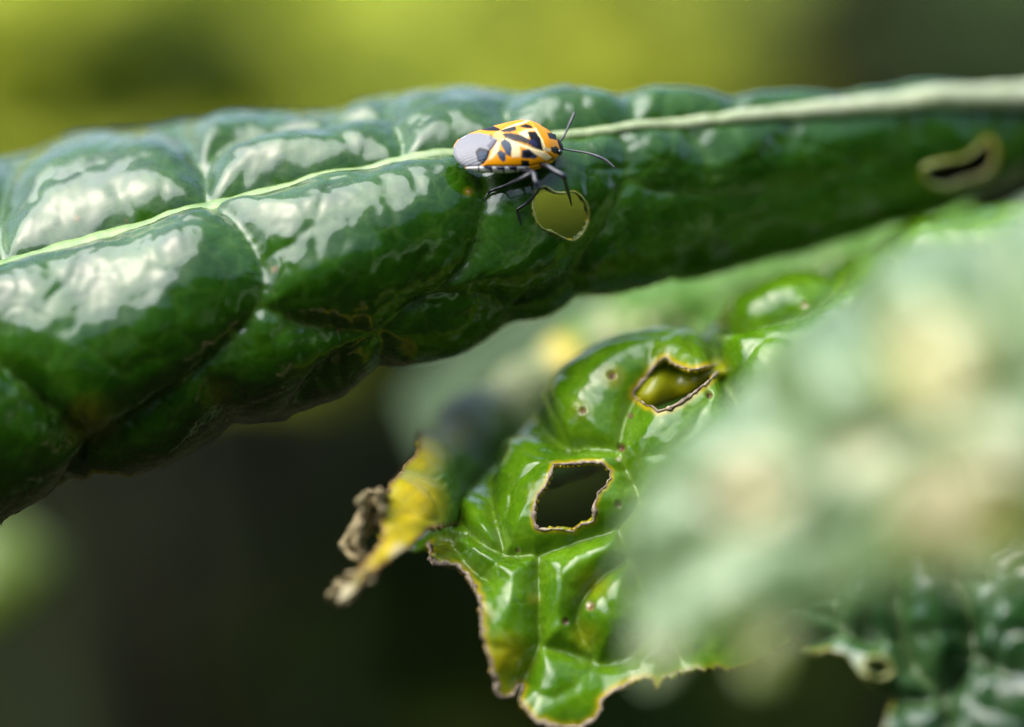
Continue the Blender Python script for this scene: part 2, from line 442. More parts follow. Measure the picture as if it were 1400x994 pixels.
# ================================================================== ROLLED KALE LEAF
def build_rolled():
    tab = np.array([  # x, ytop, ymid, ybot, zmid
        (-170, 285, 424, 715, 243), (0, 260, 378, 652, 246), (150, 226, 338, 612, 247), (300, 196, 297, 568, 248), (450, 174, 257, 508, 249),
        (620, 152, 222, 450, 250), (780, 146, 193, 398, 252), (900, 144, 178, 372, 255), (1050, 138, 163, 338, 259),
        (1250, 128, 145, 288, 266), (1400, 122, 138, 245, 272), (1550, 119, 134, 205, 279), (1700, 118, 132, 172, 286)], float)
    c = spline(tab, 14); ns = 470; x = np.linspace(-168, 1698, ns)
    yt, ym, yb, zm = [np.interp(x, c[:, 0], c[:, k]) for k in (1, 2, 3, 4)]
    mm = K * zm
    Hn = (yb - ym); Hf = (ym - yt)
    a = Hn * mm * 0.52; bdep = Hf * mm * np.interp(x, [600, 950], [2.1, 1.3])
    nn_, nf = 170, 110
    wob = np.array([noise.fractal((q * 0.012, 3.3, 0), 1, 2, 4) for q in x])
    th0 = np.radians(np.interp(x, [500, 1000], [20, 52]))
    thmax = R(178) + R(26) * wob
    tt = np.linspace(0, 1, nn_)
    th = th0[:, None] + (thmax - th0)[:, None] * tt[None, :]; c0_ = np.cos(th0)[:, None]
    py_n = ym[:, None] + Hn[:, None] * (c0_ - np.cos(th)) / (c0_ + 1)
    z_n = zm[:, None] - a[:, None] * (np.sin(th) - np.sin(th0)[:, None])
    u = np.linspace(2.45, 0, nf)[None, :]
    py_f = ym[:, None] - Hf[:, None] * (2 * u - u * u); z_f = zm[:, None] + bdep[:, None] * u
    py = np.concatenate([py_f[:, :-1], py_n], 1); z = np.concatenate([z_f[:, :-1], z_n], 1)
    px = np.repeat(x[:, None], py.shape[1], 1)
    pos = px2cs(px, py, z)
    front = np.zeros(px.shape, bool)
    front[:, :nf - 1] = (np.broadcast_to(u, (ns, nf))[:, :-1] < 1.0)
    front[:, nf - 1:] = th < R(178)
    sh = Sheet(pos, front)
    mid = pos[:, nf - 1]
    V = [
        # near half
        [(292, 300), (325, 318), (350, 348), (361, 385), (352, 418), (322, 452), (272, 496), (200, 545), (125, 590), (70, 640)],
        [(0, 500), (40, 528), (72, 552), (118, 585)], [(272, 496), (292, 530), (318, 566)], [(352, 418), (420, 440), (500, 446)],
        [(640, 222), (657, 244), (661, 272), (653, 310), (640, 345), (618, 372), (582, 398), (545, 420), (510, 445), (450, 480), (400, 520)],
        [(510, 445), (518, 472), (508, 492)], [(582, 398), (640, 392), (690, 412), (700, 440)],
        [(842, 190), (852, 215), (850, 245), (835, 280), (812, 315), (785, 350), (770, 372), (720, 392), (690, 412)], [(770, 372), (782, 388), (790, 402)],
        [(935, 180), (955, 205), (963, 235), (967, 265), (970, 300), (972, 335)], [(967, 265), (900, 262), (850, 247)], [(967, 265), (1040, 262), (1110, 250), (1140, 240)],
        [(1245, 150), (1240, 175), (1220, 200), (1180, 225), (1140, 240), (1060, 275), (1010, 310)], [(1080, 165), (1078, 185), (1070, 200)],
        [(1400, 150), (1385, 180), (1378, 215), (1390, 240)],
        [(-60, 400), (-70, 440), (0, 500)],
        # far half
        [(288, 294), (282, 262), (266, 225), (240, 200), (226, 188), (232, 168)], [(240, 200), (185, 190), (130, 193), (95, 200)],
        [(282, 262), (300, 232), (340, 212), (400, 198), (455, 190)], [(552, 232), (549, 205), (535, 178), (522, 158), (530, 140)], [(535, 178), (470, 182), (455, 190), (450, 160)],
        [(6, 372), (3, 330), (8, 285), (28, 250), (60, 222)], [(862, 176), (862, 156), (845, 138), (820, 128)], [(700, 205), (690, 170), (700, 140)],
        [(1165, 150), (1155, 135), (1140, 126)], [(1010, 165), (1000, 145), (1005, 130)],
    ]
    sh.veins(V, mid)
    Am = np.interp(x, [-170, 0, 300, 700, 1000, 1300, 1500], [1.15, 1.1, 1.0, 0.8, 0.5, 0.35, 0.15])[:, None] * np.ones(px.shape)
    sh.blister(3.0, 6.5, A2=0.22, spacing=8.0, d2=2.2, nz=0.35, seed=2, Amod=Am, vein_c=0.16)
    # yellowing margin along the rolled edge
    tfull = np.zeros(px.shape); tfull[:, nf - 1:] = tt[None, :]
    sh.attr['yellow'] = np.clip((tfull - 0.972) / 0.02, 0, 1) * 0.55
    sh.attr['yellow'][:, :] = np.maximum(sh.attr['yellow'], 0)
    for (X, Y, r, am) in [(125, 575, 45, .22), (640, 262, 9, .3), (300, 540, 30, .12)]: sh.spot('yellow', X, Y, r, am, 0.9)
    for (X, Y, r) in [(641, 262, 4.5), (376, 368, 5), (463, 452, 3), (172, 300, 4), (105, 300, 4)]: sh.spot('brown', X, Y, r, 0.9)
    # chewed hole beside the insect, and a second one by the stalk
    h1 = spline([(733, 262), (745, 255), (757, 262), (770, 264), (785, 262), (798, 272), (804, 288), (803, 305), (795, 320), (783, 329), (768, 324), (755, 317), (742, 312), (733, 300), (729, 280)], 5, True)
    h2 = spline([(1262, 232), (1285, 222), (1318, 216), (1340, 200), (1352, 190), (1360, 205), (1358, 225), (1345, 240), (1318, 247), (1295, 256), (1272, 250)], 5, True)
    root = empty('kale_leaf', Vector(W(px2cs(1698, 130, 286))), 'long glossy dark green kale leaf rolled into a tube with a pale midrib', 'leaf')
    sh.cut(h1, rim={'yellow': 1.2}); sh.cut(h2, rim={'yellow': 5, 'tan': 1.2})
    sh.build('blade', M_ROLL, root, 0.32)
    rim_tube(sh, 'hole_rim', h1, M_RIMY, root, 0.07, 0.0, 1.2, 4)
    rim_tube(sh, 'hole_rim', h2, M_RIMY, root, 0.15, 0.0, 1.0, 5)
    # midrib: a pale tapering rib lying in the groove, running on into the stalk
    mp = mid.copy(); wd = np.interp(x, [-170, 0, 300, 620, 780, 900, 1050, 1250, 1400, 1700], [17, 16, 14, 10, 9, 10, 13, 19, 23, 26]) * mm * 0.95
    for k in range(1): mp[:, 0] = mp[:, 0]
    Y = sh.pos[:, nf - 1]; mp = Y.copy(); off = wd * np.interp(x, [0, 500, 900], [0.13, 0.16, 0.25]); mp[:, 1] += off; mp[:, 2] -= off
    ext = px2cs(np.linspace(1715, 2500, 40), np.linspace(132, 165, 40), np.linspace(286.6, 320, 40))
    allp = np.concatenate([mp[::3], ext]); rr = np.concatenate([wd[::3], np.linspace(wd[-1], wd[-1] * 1.5, 40)])
    flat_ = np.interp(cs2px(allp)[0], [0, 500, 900], [0.35, 0.5, 0.75])
    Vt, F = tube(allp, rr, 14, 1.0, up=(0, 0.7, -0.7))
    cc = np.repeat(allp, 14, 0); upn = np.array([0, .7071, -.7071]); dd = ((Vt - cc) @ upn)[:, None] * upn; Vt = Vt - dd * (1 - np.repeat(flat_, 14))[:, None]
    nzv = np.array([noise.noise(v * 0.5) for v in Vt]) * 0.12
    Vt[:, 1] += nzv
    ro = obj_from('midrib', Vt, F, M_RIB, root)
    at = ro.data.attributes.new('pale', 'FLOAT', 'POINT'); at.data.foreach_set('value', np.interp(np.repeat(cs2px(allp)[0], 14), [0, 400, 900, 1100], [0.0, 0.15, 0.7, 1.0]).astype(np.float32))
    return sh
ROLL = build_rolled()

# ================================================================== CHEWED LEAF
def build_chewed():
    T = [(605, 780), (655, 710), (715, 660), (785, 592), (845, 528), (905, 508), (985, 500), (1070, 436), (1180, 392), (1290, 368), (1420, 355)]
    B = [(585, 830), (640, 930), (690, 1000), (765, 1030), (850, 1010), (930, 960), (1040, 940), (1140, 900), (1260, 860), (1380, 820), (1500, 800)]
    zT = [252, 253, 254, 255, 256, 257, 258, 259, 260, 262, 264]
    D = [8, 9, 10, 11, 12, 13, 14, 14, 14, 15, 15]
    sh = arch_sheet(T, B, zT, D, (-22, 96), 330, 250)
    V = [
        [(632, 665), (640, 700), (652, 745), (690, 765), (735, 766), (737, 800), (736, 850), (736, 885), (712, 935)],
        [(735, 766), (790, 746), (845, 727), (874, 690), (858, 650), (848, 628), (815, 624), (785, 626), (748, 606), (728, 612)],
        [(848, 628), (856, 590), (872, 556), (885, 548)], [(874, 690), (930, 688), (1000, 662), (1060, 640)], [(845, 727), (862, 765), (875, 800), (905, 850), (930, 900)],
        [(736, 885), (775, 892), (815, 905), (860, 895), (905, 850)], [(595, 760), (628, 752), (652, 745)], [(628, 752), (640, 780), (665, 800)],
        [(985, 490), (992, 530), (1020, 575), (1060, 640)], [(985, 490), (1030, 480), (1090, 455)], [(1165, 368), (1148, 415), (1110, 450), (1090, 455)],
        [(1178, 345), (1230, 385), (1320, 400)], [(1230, 385), (1220, 440), (1250, 500)], [(690, 765), (680, 700), (700, 660)],
        [(862, 765), (815, 800), (790, 850), (815, 905)],
    ]
    sh.veins(V)
    sh.blister(4.3, 4.6, A2=0.35, spacing=5.5, d2=2.0, nz=0.35, seed=5, vein_w=0.35, vein_c=0.22)
    outline = ragged([(560, 600), (586, 745), (590, 768), (606, 770), (628, 774), (646, 795), (656, 830), (660, 870), (672, 905), (683, 950), (704, 946), (712, 934), (714, 962), (735, 985), (770, 996), (800, 990),
                      (818, 975), (826, 952), (856, 936), (885, 928), (900, 945), (915, 925), (960, 915), (1010, 915), (1060, 892), (1140, 850), (1260, 830), (1380, 790), (1600, 780), (1600, 180), (900, 200)], 3.0, 4, 3, True, 4)
    h1 = ragged([(758, 636), (785, 633), (815, 632), (832, 640), (834, 655), (818, 675), (812, 690), (811, 712), (795, 716), (783, 726), (765, 724), (745, 724), (733, 722), (730, 705), (733, 682), (745, 665), (752, 650)], 1.6, 3.5, 8, True, 3)
    h2 = ragged([(866, 540), (880, 520), (895, 500), (910, 489), (925, 499), (950, 505), (980, 498), (985, 505), (970, 520), (950, 535), (930, 550), (905, 562), (890, 556)], 1.4, 3.5, 9, True, 3)
    sh.spot('yellow', 800, 800, 1, 0)
    for (X, Y, r, a) in [(745, 680, 30, .45), (690, 900, 45, .65), (680, 940, 35, .6), (605, 752, 25, .35), (800, 870, 28, .3), (838, 515, 22, .5), (795, 560, 20, .25), (930, 510, 60, .45),
                         (812, 800, 30, .3), (660, 840, 20, .5), (730, 820, 12, .4), (985, 500, 22, .5)]: sh.spot('yellow', X, Y, r, a, 0.95)
    for (X, Y, r) in [(836, 513, 7), (796, 561, 6), (862, 568, 5), (850, 612, 7), (807, 829, 8), (773, 850, 6), (708, 752, 4), (970, 540, 6), (1100, 417, 6), (1022, 565, 8), (845, 690, 6)]:
        sh.spot('brown', X, Y, r, 1.0, 0.5); sh.pit(X, Y, r * 0.8, 0.35)
    for (X, Y, r) in [(1100, 417, 5), (1022, 562, 7), (846, 628, 4), (805, 826, 4)]: sh.spot('tan', X, Y, r, 0.9)
    sh.cut(outline, remove_inside=False, rim={'yellow': 8, 'brown': 2.5})
    sh.attr['yellow'] *= np.interp(sh.px, [860, 920], [1, 0.25])
    sh.cut(h1, rim={'yellow': 5, 'brown': 1.5}); sh.cut(h2, rim={'yellow': 7, 'brown': 1.5})
    loc = Vector(W(px2cs(1420, 292, 264)))
    root = empty('chewed_leaf', loc, 'bright green blistered kale leaf with ragged chewed holes and brown edge', 'leaf')
    sh.build('blade', M_CHEW, root, 0.35)
    rim_tube(sh, 'hole_rim', h1, M_RIM, root, 0.11, 0.0, 1.4, 11)
    rim_tube(sh, 'hole_rim', h2, M_RIM, root, 0.10, 0.0, 1.4, 12)
    fx = np.linspace(858, 996, 40)[:, None]; fv = np.linspace(0, 1, 14)[None]
    fy0 = np.interp(fx, [858, 910, 985, 996], [520, 482, 490, 492]); fy1 = np.interp(fx, [858, 890, 930, 970, 996], [556, 560, 545, 524, 515])
    fz = sh.depth(925, 520) + 5.5 - 2.5 * np.sin(fv * 2.2) + 0.6 * np.sin(fx * 0.09)
    fl = Sheet(px2cs(fx + 0 * fv, fy0 + (fy1 - fy0) * fv, fz), np.ones((40, 14), bool)); fl.attr['yellow'][:] = 0.25 + 0.35 * fv
    fl.build('torn_flap', M_CHEW, root, 0.25)
    sel = lambda p: (p[0] < 860 and p[1] > 740)
    rim_tube(sh, 'withered_edge', outline, M_RIM, root, 0.11, 0.0, 1.5, 13, part=sel)
    return sh
CHEW = build_chewed()

# ================================================================== YELLOWING LEAF BEHIND
def build_yellowing():
    T = [(440, 850), (500, 735), (560, 655), (630, 585), (700, 530), (790, 478), (880, 425), (980, 385), (1090, 350), (1200, 330), (1320, 320)]
    B = [(470, 900), (560, 850), (640, 840), (720, 820), (800, 780), (880, 720), (960, 650), (1060, 600), (1160, 560), (1260, 540), (1400, 530)]
    zT = [238, 242, 251, 270, 282, 290, 294, 296, 296, 296, 296]
    D = [4, 5, 5.5, 5, 5, 7, 8, 8, 8, 8, 8]
    sh = arch_sheet(T, B, zT, D, (-40, 85), 260, 150)
    V = [[(590, 760), (650, 660), (720, 590), (800, 540), (900, 480), (1000, 430), (1100, 390), (1250, 370)], [(650, 660), (620, 610)], [(720, 590), (690, 545)], [(800, 540), (760, 500)],
         [(900, 480), (850, 445)], [(1000, 430), (960, 400)], [(1100, 390), (1080, 360)]]
    sh.veins(V); sh.blister(2.6, 5, A2=0.6, spacing=6, d2=2.4, nz=0.5, seed=12)
    for (X, Y, r, a) in [(560, 690, 60, 1.0), (540, 740, 60, 1.0), (575, 620, 45, .7), (768, 482, 34, 1.0), (625, 590, 28, .5), (520, 760, 60, .9)]: sh.spot('yellow', X, Y, r, a, 0.7)
    for (X, Y, r, a) in [(500, 700, 26, .8), (490, 780, 36, .7), (470, 815, 34, .8)]: sh.spot('brown', X, Y, r, a, 0.8)
    for (X, Y, r, a) in [(880, 440, 12, .9), (912, 432, 9, .9), (1137, 360, 9, .9), (940, 450, 7, .8), (795, 497, 14, .7), (690, 525, 70, .4), (640, 575, 50, .35), (740, 500, 50, .35), (830, 450, 40, .4), (470, 812, 22, .7), (545, 755, 18, .5)]: sh.spot('tan', X, Y, r, a, 0.7)  # small pale marks; the broad middle patches paint in blurred sky reflection
    outline = ragged([(570, 300), (572, 612), (533, 662), (519, 700), (522, 740), (492, 775), (457, 826), (475, 815), (500, 790), (530, 765), (572, 740), (590, 722), (640, 716), (760, 650), (900, 600), (1500, 600), (1500, 200)], 3.0, 6, 5, True, 1)
    sh.cut(outline, remove_inside=False, rim={'brown': 5}, where=np.ones(sh.px.shape, bool))
    root = empty('yellowing_leaf', Vector(W(px2cs(1320, 320, 278))), 'kale leaf with yellow patches and a withered brown tip behind the chewed leaf', 'leaf')
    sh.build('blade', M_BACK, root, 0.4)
    # shrivelled brown fringe hanging on the tip
    rg = np.random.default_rng(4); 
    for k, (pts, zz) in enumerate([([(497, 770), (483, 745), (500, 712), (512, 680), (524, 672)], 239), ([(505, 785), (484, 795), (470, 806), (459, 824)], 236)]):
        c = spline(pts, 6); n = len(c); rows = []
        for i, (x, y) in enumerate(c):
            wdt = 16 * math.sin(math.pi * (0.12 + 0.8 * i / n))
            rows.append([px2cs(x + wdt * t + 3 * rg.normal(), y + 0.4 * wdt * t, zz + 1.6 * math.sin(3 * t + i * 0.5) + 0.3 * rg.normal()) for t in np.linspace(-1, 1, 9)])
        s2 = Sheet(np.array(rows).reshape(n, 9, 3), np.ones((n, 9), bool)); s2.attr['brown'][:] = 0.9; s2.attr['tan'][:] = 0.25
        s2.build('withered_fringe', M_BACK, root, 0.3)
build_yellowing()

# ================================================================== FAR GREY-GREEN LEAF UNDER THE ROLL
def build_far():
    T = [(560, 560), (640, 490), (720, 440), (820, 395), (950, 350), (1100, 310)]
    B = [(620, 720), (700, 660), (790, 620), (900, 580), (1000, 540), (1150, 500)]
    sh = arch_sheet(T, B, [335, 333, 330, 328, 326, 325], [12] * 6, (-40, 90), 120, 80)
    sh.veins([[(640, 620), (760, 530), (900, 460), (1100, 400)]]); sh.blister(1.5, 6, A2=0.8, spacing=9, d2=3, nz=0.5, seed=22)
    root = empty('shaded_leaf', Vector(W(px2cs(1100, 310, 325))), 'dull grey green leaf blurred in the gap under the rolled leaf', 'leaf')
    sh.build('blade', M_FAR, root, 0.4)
build_far()

def build_tip():
    T = [(-330, 800), (-230, 745), (-120, 722), (-40, 718), (20, 728), (60, 765)]
    B = [(-320, 900), (-230, 870), (-120, 850), (-40, 835), (15, 815), (55, 795)]
    sh = arch_sheet(T, B, [372, 370, 368, 366, 366, 366], [10, 10, 9, 8, 6, 3], (-60, 100), 80, 60)
    sh.veins([[(-320, 850), (-150, 790), (0, 770)]]); sh.blister(0.8, 5, A2=0.3, spacing=9, d2=3, nz=0.3, seed=52)
    root = empty('lime_leaf', Vector(W(px2cs(-330, 800, 372))), 'rounded tip of a lime green leaf under the broad end of the rolled leaf', 'leaf')
    sh.build('blade', M_TIP, root, 0.4)
build_tip()

# ================================================================== FOREGROUND BLURRED LEAF
def build_fore():
    T = [(900, 830), (950, 730), (1020, 640), (1100, 545), (1200, 455), (1310, 390), (1450, 350), (1600, 340)]
    B = [(900, 930), (1000, 880), (1100, 830), (1200, 780), (1300, 750), (1420, 735), (1540, 730), (1700, 730)]
    sh = arch_sheet(T, B, [208, 208, 208, 208, 208, 208, 208, 208], [8, 10, 12, 14, 16, 17, 18, 18], (-30, 112), 230, 200)
    V = [[(1600, 500), (1450, 540), (1300, 590), (1150, 660), (1000, 760), (930, 840)], [(1300, 590), (1220, 500), (1180, 420)], [(1150, 660), (1080, 580), (1040, 500)],
         [(1450, 540), (1380, 440), (1350, 350)], [(1300, 590), (1300, 700), (1330, 800)], [(1150, 660), (1150, 760), (1170, 850)]]
    sh.veins(V); sh.blister(4.2, 6, A2=1.2, spacing=7, d2=2.6, nz=0.8, seed=31)
    for (X, Y, r, a) in [(1025, 670, 78, 1), (1290, 685, 75, 1), (1175, 620, 50, .6), (1290, 520, 80, .5), (1250, 460, 60, .4), (1370, 620, 60, .6), (905, 890, 40, .4)]: sh.spot('tan', X, Y, r, a, 0.8)
    for (X, Y, r, a) in [(1280, 500, 110, .4), (1280, 700, 100, .4), (1040, 880, 70, .3), (1360, 700, 90, .4)]: sh.spot('yellow', X, Y, r, a, 0.9)
    outline = ragged([(850, 500), (870, 800), (868, 900), (895, 935), (925, 905), (960, 860), (1000, 880), (1020, 930), (1055, 935), (1075, 890), (1110, 840), (1180, 820), (1260, 800), (1340, 790), (1420, 770), (1760, 760), (1760, 150), (850, 150)], 6, 10, 6, True, 4)
    sh.cut(outline, remove_inside=False)
    root = empty('foreground_leaf', Vector(W(px2cs(1600, 340, 208))), 'pale grey green crinkled leaf far out of focus with cream spots', 'leaf')
    sh.build('blade', M_FORE, root, 0.4)
build_fore()

# ================================================================== LOWER RIGHT CURLY LEAF
def build_curly():
    T = [(1060, 800), (1110, 760), (1180, 735), (1260, 720), (1340, 715), (1420, 715), (1520, 720)]
    B = [(1075, 890), (1130, 900), (1185, 960), (1225, 1080), (1300, 1130), (1400, 1140), (1520, 1140)]
    sh = arch_sheet(T, B, [246, 245, 244, 243, 242, 240, 240], [6, 8, 9, 10, 10, 10, 10], (-30, 100), 220, 200)
    V = [[(1230, 805), (1228, 840), (1238, 890), (1260, 930), (1290, 955), (1300, 1000)], [(1300, 800), (1330, 850), (1340, 900), (1390, 930)], [(1145, 815), (1150, 850), (1165, 870), (1200, 880)],
         [(1230, 960), (1290, 955), (1340, 900)], [(1165, 870), (1120, 880)]]
    sh.veins(V); sh.blister(4.2, 4.5, A2=0.8, spacing=4.5, d2=1.8, nz=0.6, seed=44)
    out = ragged([(1050, 690), (1060, 850), (1085, 875), (1110, 890), (1135, 888), (1160, 900), (1180, 925), (1205, 945), (1222, 955), (1208, 1000), (1230, 1060), (1560, 1100), (1560, 600), (1100, 600)], 2.2, 4, 14, True, 4)
    h = ragged([(1180, 905), (1200, 897), (1216, 905), (1220, 920), (1205, 928), (1185, 922)], 1.5, 3, 15, True, 4)
    sh.cut(out, remove_inside=False, rim={'yellow': 3}); sh.cut(h, rim={'yellow': 3})
    sh.attr['yellow'] *= 0.35
    root = empty('curly_leaf', Vector(W(px2cs(1520, 720, 240))), 'dark green curled kale leaf with folded lobes below the blurred pale leaf', 'leaf')
    sh.build('blade', M_LOW, root, 0.4)
    rim_tube(sh, 'hole_rim', h, M_RIMY, root, 0.16, 0.0, 0.9, 16)
build_curly()

# ================================================================== STALKS THAT CARRY THE LEAVES (beyond the frame edges)
M_STALK = plain_mat('kale_stalk', (0.12, 0.16, 0.06), (0.26, 0.30, 0.15), 90, 0.55, 0, 0.3, 0.001)
def stalk(top, label):
    b = np.array(top, float); z = np.linspace(-0.02, b[2] + 0.03, 9); V = []; F = []
    for i, q in enumerate(z):
        r = 0.013 * (1 - 0.045 * i) * (1 + 0.08 * math.sin(i * 2.3))
        for k in range(12): V.append((b[0] + 0.004 * math.sin(i) + r * math.cos(k * math.pi / 6), b[1] + r * math.sin(k * math.pi / 6), q))
    for i in range(8):
        for k in range(12): F.append((i * 12 + k, i * 12 + (k + 1) % 12, i * 12 + 12 + (k + 1) % 12, i * 12 + 12 + k))
    F.append(tuple(range(96, 108)))
    o = obj_from('kale_stalk', np.array(V), F, M_STALK, None, world=True); tag(o, label, 'stalk')
S1 = W(px2cs(2500, 165, 320)); S2 = W(px2cs(-900, 760, 380))
stalk(S1, 'thick pale green kale stalk that carries the rolled leaf'); stalk(S2, 'thick pale green kale stalk that carries the lime leaf')
def petiole(leaf, start, S, drop):
    root = bpy.data.objects[leaf]; a = W(px2cs(*start)); e = np.array([S[0], S[1], S[2] - drop]); t = np.linspace(0, 1, 16)[:, None]
    p = a + (e - a) * t; p[:, 2] -= 0.012 * np.sin(t[:, 0] * math.pi)
    q = np.stack([(p - CAM) @ AX_R, (p - CAM) @ AX_U, (p - CAM) @ AX_F], -1) * 1000
    obj_from('petiole', *tube(q, np.linspace(1.6, 3.0, 16), 10), M_STALK, root)
petiole('chewed_leaf', (1425, 420, 256), S1, 0.03); petiole('yellowing_leaf', (1335, 350, 294), S1, 0.02); petiole('shaded_leaf', (1095, 345, 322), S1, 0.05)
petiole('foreground_leaf', (1610, 480, 200), S1, 0.045); petiole('curly_leaf', (1515, 800, 236), S1, 0.08); petiole('lime_leaf', (-325, 830, 366), S2, 0.02)

# ================================================================== HARLEQUIN BUG
def build_bug():
    Q = lambda pts: [(610 + x / 7.778, 150 + y / 7.778) for x, y in pts]
    c0 = px2cs(695.5, 203.5, 245.8)
    ax = np.array([148 * K * 248, 1.45, 1.9]); L = np.linalg.norm(ax); ax /= L
    tau = R(46); up = np.array([0, math.cos(tau), -math.sin(tau)]); up -= ax * (up @ ax); up /= np.linalg.norm(up)
    lat = np.cross(ax, up); 
    if lat[2] > 0: lat = -lat                    # lateral axis towards the camera
    xs = [-1, -.985, -.95, -.85, -.6, -.2, .1, .32, .5, .68, .78, .86, .93, .98, 1]
    wv = [.05, .7, 1.2, 1.85, 2.4, 2.72, 2.8, 2.84, 2.62, 2.15, 1.72, 1.22, .92, .5, .05]
    hv = [.02, .22, .38, .62, 1.0, 1.45, 1.72, 1.84, 1.74, 1.45, 1.15, .8, .5, .26, .02]
    vv = [.02, .2, .3, .5, .8, 1.05, 1.15, 1.15, 1.0, .75, .6, .5, .4, .2, .02]
    cv = [.1, .1, .1, .08, .05, 0, 0, 0, -.05, -.2, -.32, -.4, -.46, -.5, -.5]
    nx, na = 300, 220
    X = -np.cos(np.linspace(0, math.pi, nx)); X = 0.55 * X + 0.45 * np.linspace(-1, 1, nx)
    f = lambda a: np.interp(X, xs, np.array(a))
    sm = lambda a: np.convolve(np.pad(a, 6, mode='edge'), np.ones(13) / 13, 'valid')
    wX, hX, vX, cX = [sm(f(a)) for a in (wv, hv, vv, cv)]
    ph = np.linspace(0, 2 * math.pi, na, endpoint=False)
    def pt(off=0.0):
        co, si = np.cos(ph)[None], np.sin(ph)[None]
        lx = np.sign(co) * np.abs(co) ** 0.85 * (wX[:, None] + off)
        hz = np.where(si >= 0, np.abs(si) ** 1.05 * (hX[:, None] + off), -np.abs(si) ** 0.9 * (vX[:, None] + off)) + cX[:, None]
        return c0 + (X * L / 2)[:, None, None] * ax + lx[..., None] * lat + hz[..., None] * up
    P = pt()
    px, py = cs2px(P)
    nrm = np.cross(np.gradient(P, axis=0), np.roll(P, -1, 1) - np.roll(P, 1, 1)); nrm /= np.linalg.norm(nrm, axis=-1, keepdims=True) + 1e-9
    cen = c0 + (X * L / 2)[:, None, None] * ax + cX[:, None, None] * up
    if ((P - cen) * nrm).sum() < 0: nrm = -nrm
    view = P / np.linalg.norm(P, axis=-1, keepdims=True)
    facing = (nrm * view).sum(-1) < 0.02
    ORANGE = (0.60, 0.235, 0.001); CREAM = (0.62, 0.50, 0.26); BLACK = (0.004, 0.004, 0.006); BLUE = (0.015, 0.03, 0.055); WHITE = (0.62, 0.60, 0.56)
    NAVY = (0.014, 0.016, 0.05); SLATE = (0.02, 0.038, 0.065); MEMB = (0.18, 0.183, 0.195); DKM = (0.012, 0.012, 0.018); LIL = (0.09, 0.085, 0.11)
    polys = [
        ((0.60, 0.40, 0.10), [(470, 300), (560, 210), (610, 245), (620, 300), (560, 330), (500, 320)]),
        (CREAM, [(690, 340), (780, 380), (790, 500), (700, 510), (690, 420)]),
        (CREAM, [(540, 340), (580, 330), (560, 430), (490, 520), (440, 540)]),
        (MEMB, [(60, 640), (60, 450), (100, 350), (150, 295), (250, 250), (350, 240), (480, 268), (548, 308), (500, 390), (462, 440), (402, 570), (340, 602), (230, 612), (120, 625)]),
        (LIL, [(430, 380), (500, 310), (548, 310), (505, 390), (470, 430)]),
        (DKM, [(312, 440), (350, 398), (440, 418), (466, 438), (445, 520), (400, 578), (330, 540)]),
        (SLATE, [(335, 470), (370, 430), (420, 440), (440, 470), (420, 520), (380, 545), (345, 520)]),
        (BLACK, [(350, 205), (420, 160), (500, 172), (575, 205), (545, 228), (470, 225), (380, 218)]),
        (CREAM, [(555, 222), (720, 145), (862, 100), (872, 128), (760, 165), (600, 215)]),
        (BLACK, [(570, 222), (735, 172), (745, 215), (680, 236), (600, 240)]),
        (BLACK, [(765, 178), (850, 148), (935, 188), (900, 200), (820, 190)]),
        (CREAM, [(770, 250), (850, 205), (955, 203), (950, 225), (870, 232), (880, 300), (850, 318)]),
        (BLACK, [(595, 265), (680, 242), (800, 268), (885, 315), (890, 370), (760, 335), (640, 304)]),
        (BLACK, [(860, 235), (970, 230), (1012, 300), (1042, 400), (1022, 432), (960, 412), (868, 365), (895, 310)]),
        (NAVY, [(880, 320), (930, 310), (965, 350), (980, 400), (900, 370)]),
        (CREAM, [(555, 312), (640, 300), (760, 340), (900, 390), (1030, 436), (1145, 520), (1060, 535), (960, 480), (880, 425), (740, 372)]),
        (SLATE, [(575, 345), (620, 310), (680, 345), (702, 400), (685, 495), (640, 480), (600, 400)]),
        (SLATE, [(538, 455), (580, 428), (630, 465), (632, 540), (602, 558), (560, 515)]),
        (BLUE, [(803, 425), (885, 422), (975, 495), (955, 520), (803, 518)]), (BLACK, [(820, 440), (880, 430), (930, 480), (880, 512), (825, 500)]),
        (BLACK, [(798, 538), (882, 538), (888, 600), (860, 615), (798, 600)]),
        (CREAM, [(915, 185), (958, 195), (1030, 320), (1055, 400), (1120, 420), (1100, 450), (1030, 432), (1000, 300)]),
        (BLACK, [(975, 132), (1040, 152), (1115, 205), (1070, 205), (1010, 168)]),
        (BLACK, [(1072, 248), (1130, 248), (1185, 290), (1168, 322), (1100, 306)]),
        (BLACK, [(1115, 400), (1170, 388), (1214, 430), (1206, 472), (1150, 464), (1118, 442)]),
        (BLACK, [(1165, 250), (1235, 310), (1300, 380), (1310, 450), (1235, 445), (1212, 380), (1190, 320)]),
        (BLACK, [(1100, 522), (1130, 508), (1152, 538), (1112, 532)]),
        (WHITE, [(200, 612), (345, 598), (870, 604), (885, 600), (870, 645), (740, 690), (480, 700), (340, 690), (240, 660)]),
        (NAVY, [(390, 594), (482, 604), (474, 645), (410, 628)]), (NAVY, [(522, 606), (622, 606), (612, 645), (548, 638)]), (NAVY, [(662, 606), (742, 606), (736, 648), (680, 642)]),
        (BLACK, [(338, 596), (352, 600), (358, 690), (340, 690)]), (BLACK, [(472, 604), (490, 604), (490, 700), (474, 700)]), (BLACK, [(605, 606), (622, 606), (622, 700), (606, 700)]), (BLACK, [(732, 604), (750, 604), (748, 700), (732, 700)]),
        (BLACK, [(340, 668), (480, 684), (740, 676), (880, 630), (900, 720), (740, 780), (340, 780)]),
    ]
    col = np.zeros(px.shape + (3,)); col[:] = ORANGE
